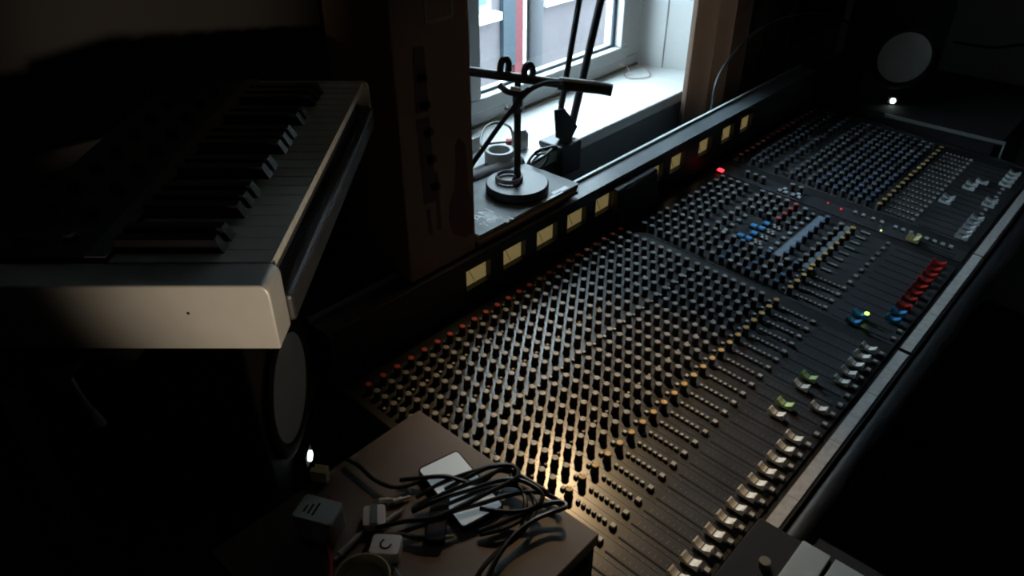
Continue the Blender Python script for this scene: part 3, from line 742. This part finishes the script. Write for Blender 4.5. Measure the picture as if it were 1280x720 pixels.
LW = mat('cover_letter_white', (0.85, 0.87, 0.87), 0.5); LD = mat('cover_letter_dark', (0.04, 0.05, 0.06), 0.4)
for body, size, px in (('AN', 0.036, (597, 277)), ('YOU', 0.024, (607, 284)), ('IN', 0.022, (634, 279))):
    p = onz(px[0], px[1], MTOP)
    text(body, size, Vector((p.x, p.y, MTOP + 0.0003)) + Vector(ML), rad(2), LW, top, 'cover_lettering')
for px, sx, sy in (((612, 272), .012, .03), ((700, 238), .022, .012), ((690, 246), .03, .008)):
    p = onz(px[0], px[1], MTOP)
    MB().box((p.x - sx, p.y - sy / 2, MTOP + 0.0001), (p.x + sx, p.y + sy / 2, MTOP + 0.0003)).build('cover_picture', LD if sx < .02 else LW, top, ML)

# microphone stand with round base
bt = MTOP + 0.020
bp = onz(646.5, 227, bt)
mc = thing('microphone_stand', 'black desktop microphone stand with round base on the magazines', 'microphone stand', (bp.x, bp.y, MTOP + 0.0006))
ML2 = neg(mc)
IRON = mat('stand_iron', (0.035, 0.038, 0.043), 0.45, noise=0.15, nscale=50)
T0 = Matrix.Translation((bp.x, bp.y, 0))
MB().lathe([(0.061, MTOP + 0.0007), (0.063, MTOP + 0.003), (0.063, bt - 0.003), (0.0605, bt), (0, bt)], 48, T0).build('base', IRON, mc, ML2, smooth=True)
D_ = (bp - CAM).dot(FWD)
tp_ = None
zt_ = 1.165
while pix((bp.x, bp.y, zt_))[1] > 112: zt_ += 0.002
MB().lathe([(0.011, bt), (0.011, bt + 0.004), (0.0068, bt + 0.010), (0.0068, zt_ - 0.05), (0.0095, zt_ - 0.047), (0.0095, zt_ - 0.012), (0.006, zt_ - 0.008), (0.006, zt_ + 0.008)], 16, T0).build('pole', IRON, mc, ML2, smooth=True)
Dp = pix((bp.x, bp.y, zt_))[2]
def bar(x, y, dd=0.0): return dep(x, y, Dp + dd)
MB().cyl(bar(578, 88), bar(712, 106), 0.0088, 14).cyl(bar(698, 104), bar(748, 109.5), 0.0118, 16).cyl(bar(744, 109), bar(765, 113), 0.0112, 16).build('cross_bar', BLACK, mc, ML2, smooth=True)
for (xa, ya), (xb, yb_) in (((630, 96), (631, 76)), ((660, 101), (661, 83))):
    h_ = MB().tube([bar(xa - 5, ya, -0.008), bar(xb - 5, yb_ + 4, -0.008), bar(xb, yb_ - 3, -0.004), bar(xb + 5, yb_ + 4, 0.0), bar(xa + 4, ya, 0.004)], 0.0062, 8)
    c_ = h_.build('clip', BLACK, mc, ML2, smooth=True)
    MB().cyl(bar(xb - 2, yb_ - 4, -0.006), bar(xb + 4, yb_ - 4, 0.0), 0.0035, 10).build('clip_tip', mat('clip_grey', (0.22, 0.24, 0.25), 0.3), c_, smooth=True)
MB().tube([bar(624, 106), bar(634, 114), bar(650, 117), bar(662, 112)], 0.0060, 8).build('yoke', BLACK, mc, ML2, smooth=True)
MB().cyl(bar(638, 110, -0.012), bar(651, 112, -0.012), 0.0042, 10).build('yoke_bolt', mat('bolt_bright', (0.75, 0.78, 0.8), 0.3, metal=0.6), mc, ML2, smooth=True)
for px in ((633, 136), (653, 135)): MB().lathe([(0, -.0045), (.004, -.002), (.0045, 0), (.004, .002), (0, .0045)], 10, Matrix.Translation(bar(*px))).build('wing_screw', mat('bolt_bright', (0.75, 0.78, 0.8), 0.3, metal=0.6), mc, ML2, smooth=True)
cpx = [(704, 103), (686, 103), (668, 109), (652, 122), (636, 142), (620, 163), (604, 186), (590, 206), (584, 222)]
cp_ = [bar(x, y, -0.022 + 0.05 * i / 8) for i, (x, y) in enumerate(cpx)]
single('microphone_cable', MB().tube(cp_, 0.0046), RUBBER, 'black cable arching down from the microphone stand cross bar', 'cable')
sp = [(641, 175), (628, 176), (610, 178), (602, 182), (601, 170), (606, 158), (616, 152), (628, 152), (638, 158), (641, 170)]
single('looped_cable', MB().tube([onz(x, y + 2, SILL + 0.012 + (0.05 if 2 < i < 9 else 0)) for i, (x, y) in enumerate(sp)], 0.0028), RUBBER, 'black cable loop standing behind the microphone stand pole', 'cable')

# objects on the window sill
c = onz(624, 187, SILL + 0.05)
R_ = Matrix.Translation((c.x, c.y, SILL + 0.0004))
single('tape_roll', MB().lathe([(0.030, 0), (0.0315, 0.002), (0.0315, 0.048), (0.030, 0.050), (0.0235, 0.050), (0.0225, 0.048), (0.0225, 0.0), (0.030, 0)], 36, R_), mat('tape_white', (0.55, 0.57, 0.55), 0.5), 'white tape roll standing on the window sill', 'tape roll')
p1, p2 = onz(592, 224, SILL + 0.03), onz(640, 200, SILL + 0.03)
tb = thing('cardboard_tube', 'grey cardboard tube lying between tape roll and stand base', 'tube', (p1 + p2) / 2 - Vector((0, 0, 0.026)))
TL = neg(tb)
q1, q2 = onz(588, 226, SILL + 0.02), onz(650, 203, SILL + 0.02)
p1, p2 = Vector((q1.x, q1.y, SILL + 0.0185)), Vector((q2.x, q2.y, SILL + 0.0185))
d = p2 - p1; M_ = Matrix.Translation(p1) @ d.to_track_quat('Z', 'Y').to_matrix().to_4x4()
MB().lathe([(0.018, 0), (0.018, d.length), (0.015, d.length), (0.015, 0), (0.018, 0)], 28, M_).build('tube_wall', mat('tube_grey', (0.20, 0.19, 0.19), 0.7), tb, TL, smooth=True)
# ring at the foot of the pole
rg = onz(646, 221, bt + 0.006)
single('white_ring', MB().lathe([(0.0265, 0), (0.028, 0.001), (0.028, 0.009), (0.0265, 0.010), (0.0245, 0.009), (0.0245, 0.001), (0.0265, 0)], 36, Matrix.Translation((bp.x - 0.004, bp.y + 0.018, bt + 0.0006))), mat('ring_white', (0.42, 0.45, 0.46), 0.45), 'pale ring around the microphone stand pole', 'ring')
# coiled black cable behind the base
for j in range(3):
    cc = onz(672 + j * 5, 206 - j * 3, SILL + 0.01 + 0.012 * j)
    pts = [(cc.x + 0.026 * cos(2 * pi * k / 14), cc.y + 0.020 * sin(2 * pi * k / 14), SILL + 0.020 + 0.018 * j + 0.016 * cos(2 * pi * k / 14 + j)) for k in range(15)]
    if j == 0: coil = MB()
    coil.tube(pts, 0.0030, 7, 0, 3)
single('cable_coil', coil, RUBBER, 'coiled black cable behind the microphone stand base on the sill', 'cable')
gb = onz(665, 205, SILL)
single('glass_jar', MB().lathe([(0.017, 0), (0.019, 0.004), (0.019, 0.034), (0.014, 0.040), (0.014, 0.046), (0, 0.046)], 20, Matrix.Translation((0.615, 0.668, SILL + 0.0005))), mat('jar_pale', (0.38, 0.36, 0.35), 0.25), 'small pale jar on sill between coiled cable and lamp clamp', 'jar')
w0 = onz(594, 190, SILL)
single('white_card', MB().box((w0.x - 0.014, w0.y - 0.002, SILL + 0.0005), (w0.x + 0.014, w0.y + 0.002, SILL + 0.034)), WHITEP, 'small white card on the sill beside the printed box', 'card', smooth=False)
r0 = onz(637, 180, SILL)
single('bottle_top', MB().lathe([(0.009, 0), (0.009, 0.010), (0.006, 0.013), (0, 0.013)], 18, Matrix.Translation((r0.x, r0.y, SILL + 0.0005))), mat('red_cap', (0.60, 0.05, 0.05), 0.4), 'small red cap on the sill behind the tape roll', 'cap')
wp = [onz(x, y, SILL + z_) for x, y, z_ in ((776, 84, .030), (774, 82, .034), (780, 80, .032), (786, 88, .016), (780, 92, .006), (784, 97, .004), (797, 98, .004), (811, 96, .004), (812, 91, .006), (806, 85, .012), (800, 83, .018), (790, 84, .02))]
single('bent_wire', MB().tube(wp, 0.0017), mat('pinkish_wire', (0.36, 0.26, 0.24), 0.4), 'pinkish bent wire clip lying at the window corner', 'wire')

# ------------------------------------------------------------------ clamp lamp on the sill
LP = Vector((0.438, 0.328, 1.477))
lm = thing('desk_lamp', 'black spring arm lamp clamped to the window sill edge', 'lamp', (0.70, 0.60, SILL))
LL = neg(lm)
MB().box((0.652, 0.585, SILL + 0.0006), (0.725, 0.645, SILL + 0.014)).box((0.652, 0.572, SILL - 0.062), (0.725, 0.590, SILL + 0.014)).box((0.665, 0.578, SILL - 0.062), (0.715, 0.5965, SILL - 0.050)).build('clamp', BLACK, lm, LL, bevel=0.004)
j0 = ony(703, 170, 0.60); j1a, j1b = ony(731, -40, 0.60), ony(759, -35, 0.60)
MB().cyl((0.705, 0.60, SILL + 0.014), (0.705, 0.60, SILL + 0.034), 0.010, 14).build('swivel_post', BLACK, lm, LL, smooth=True)
k0, k1 = ony(699, 152, 0.60), ony(716, 150, 0.60)
br_ = MB()
for yy in (0.588, 0.608):
    q_ = [ony(*p, yy) for p in ((694, 138), (706, 136), (722, 158), (716, 170), (708, 178), (696, 172))]
    br_.prism([(p.x, p.z) for p in q_], yy, yy + 0.004, 0, 'y')
br_.build('lower_bracket', MATTE, lm, LL)
MB().cyl(ony(700, 142, 0.60), j1a, 0.0066, 10).build('rod', BLACK, lm, LL, smooth=True)
MB().cyl(ony(714, 160, 0.60), j1b, 0.0090, 10).build('rod', BLACK, lm, LL, smooth=True)
spz = MB(); A, B = ony(699, 130, 0.592), ony(722, 10, 0.592)
for s_ in range(1): spz.cyl(A, B, 0.0022, 7)
spz.build('tension_spring', mat('spring_steel', (0.10, 0.11, 0.12), 0.35, metal=0.5), lm, LL, smooth=True)
elb = Vector((0.905, 0.60, 1.62))
MB().cyl(j1a, elb + Vector((-0.03, 0, 0.012)), 0.0052, 10).cyl(j1b, elb, 0.0075, 10).build('rod', BLACK, lm, LL, smooth=True)
MB().lathe([(0.026, -0.012), (0.026, 0.012)], 16, Matrix.Translation(elb) @ Matrix.Rotation(rad(90), 4, 'X')).build('elbow_joint', BLACK, lm, LL, smooth=True)
hd = LP + Vector((0.02, 0.012, 0.085))
MB().cyl(elb, hd, 0.0075, 10).build('rod', BLACK, lm, LL, smooth=True)
aim = (W(3.6, 1.4) - LP).normalized()
HM = Matrix.Translation(LP) @ (-aim).to_track_quat('Z', 'Y').to_matrix().to_4x4()
MB().lathe([(0.062, -0.012), (0.050, 0.030), (0.030, 0.062), (0.024, 0.085), (0.0, 0.088), (0.022, 0.082), (0.028, 0.060), (0.048, 0.029), (0.0605, -0.0115), (0.062, -0.012)], 32, HM).build('shade', BLACK, lm, LL, smooth=True)
MB().lathe([(0.0, 0.018), (0.015, 0.024), (0.020, 0.038), (0.013, 0.056), (0.012, 0.080)], 20, HM).build('bulb', mat('bulb_glow', (1, 0.8, 0.5), 0.4, emit=(1.0, 0.66, 0.30), estr=12), lm, LL, smooth=True)
sp_ = bpy.data.lights.new('lamp_light', 'SPOT'); sp_.energy = 13.0; sp_.color = (1.0, 0.67, 0.34)
sp_.spot_size = rad(58); sp_.spot_blend = 0.9; sp_.shadow_soft_size = 0.022
so = bpy.data.objects.new('lamp_light', sp_); COL.objects.link(so); so.parent = lm
so.matrix_world = Matrix.Identity(4)
so.location = LP - Vector((0.70, 0.60, SILL)) + aim * 0.004
so.rotation_euler = aim.to_track_quat('-Z', 'Y').to_euler()

# unseen spot lamp, added behind the camera to light the synthesizer end
L2 = CAM - fh * 0.42 + rh * 0.34 + Vector((0, 0, -0.445))
tgt = px_plane(378, 400, d0) + Vector((0, 0, 0.035))
a2 = (tgt - L2).normalized()
l2 = thing('added_spot', 'unseen spot lamp on a pole, added behind the viewer to light the synthesizer', 'lamp', (L2.x, L2.y, 0))
N2 = neg(l2)
H2 = Matrix.Translation(L2) @ (-a2).to_track_quat('Z', 'Y').to_matrix().to_4x4()
MB().lathe([(0.035, -0.03), (0.035, 0.05), (0.02, 0.07), (0, 0.07), (0.018, 0.066), (0.033, 0.049), (0.0335, -0.03), (0.035, -0.03)], 24, H2).build('shade', BLACK, l2, N2, smooth=True)
MB().cyl((L2.x, L2.y, 0.021), (L2.x, L2.y, L2.z - 0.04), 0.009).build('pole', BLACK, l2, N2, smooth=True)
MB().lathe([(0.11, 0), (0.11, 0.012), (0.02, 0.02), (0, 0.02)], 28, Matrix.Translation((L2.x, L2.y, 0.0005))).build('base', BLACK, l2, N2, smooth=True)
sp2 = bpy.data.lights.new('added_spot_light', 'SPOT'); sp2.energy = 30.0; sp2.color = (1.0, 0.84, 0.66)
sp2.spot_size = rad(18); sp2.spot_blend = 1.0; sp2.shadow_soft_size = 0.02
so2 = bpy.data.objects.new('added_spot_light', sp2); COL.objects.link(so2); so2.parent = l2
so2.location = a2 * 0.035 + Vector((0, 0, L2.z)); so2.rotation_euler = a2.to_track_quat('-Z', 'Y').to_euler()

# ------------------------------------------------------------------ curtain beside the window
cv = MB(); n = 90; cx0, cx1 = 1.175, 1.80
fr_, bk_ = [], []
for i in range(n + 1):
    t_ = i / n; x = cx0 + (cx1 - cx0) * t_
    y = 0.565 + 0.016 * sin(t_ * 2 * pi * 6.5) + 0.006 * sin(t_ * 41)
    fr_.append((x, y)); bk_.append((x + 0.001, y + 0.004))
cv.prism(fr_ + bk_[::-1], 0.10, 2.14)
ct = thing('curtain', 'dark brown curtain hanging beside the bright window', 'curtain', (1.48, 0.57, 0.1))
cm = mat('curtain_brown', (0.13, 0.085, 0.06), 0.85, noise=0.15, nscale=30)
nt = cm.node_tree; tr = nt.nodes.new('ShaderNodeBsdfTranslucent'); tr.inputs[0].default_value = (0.55, 0.40, 0.31, 1)
mx = nt.nodes.new('ShaderNodeMixShader'); mx.inputs[0].default_value = 0.38
nt.links.new(nt.nodes['Principled BSDF'].outputs[0], mx.inputs[1]); nt.links.new(tr.outputs[0], mx.inputs[2])
nt.links.new(mx.outputs[0], nt.nodes['Material Output'].inputs[0])
cv.build('cloth', cm, ct, neg(ct), smooth=True)
MB().cyl((0.35, 0.565, 2.17), (1.95, 0.565, 2.17), 0.012, 14).build('rail', MATTE, ct, neg(ct), smooth=True)
for xx in (0.38, 1.90): MB().box((xx - 0.008, 0.565, 2.162), (xx + 0.008, 0.6095, 2.178)).build('bracket', MATTE, ct, neg(ct))
# dark cable on the right wall
wl = [(X1 - 0.006, 0.22, 0.90), (X1 - 0.007, 0.10, 0.905), (X1 - 0.006, 0.0, 0.93), (X1 - 0.007, -0.12, 0.90), (X1 - 0.006, -0.3, 0.83)]
single('wall_cable', MB().tube(wl, 0.0045), RUBBER, 'black cable running along the pale wall behind the far monitor', 'cable')
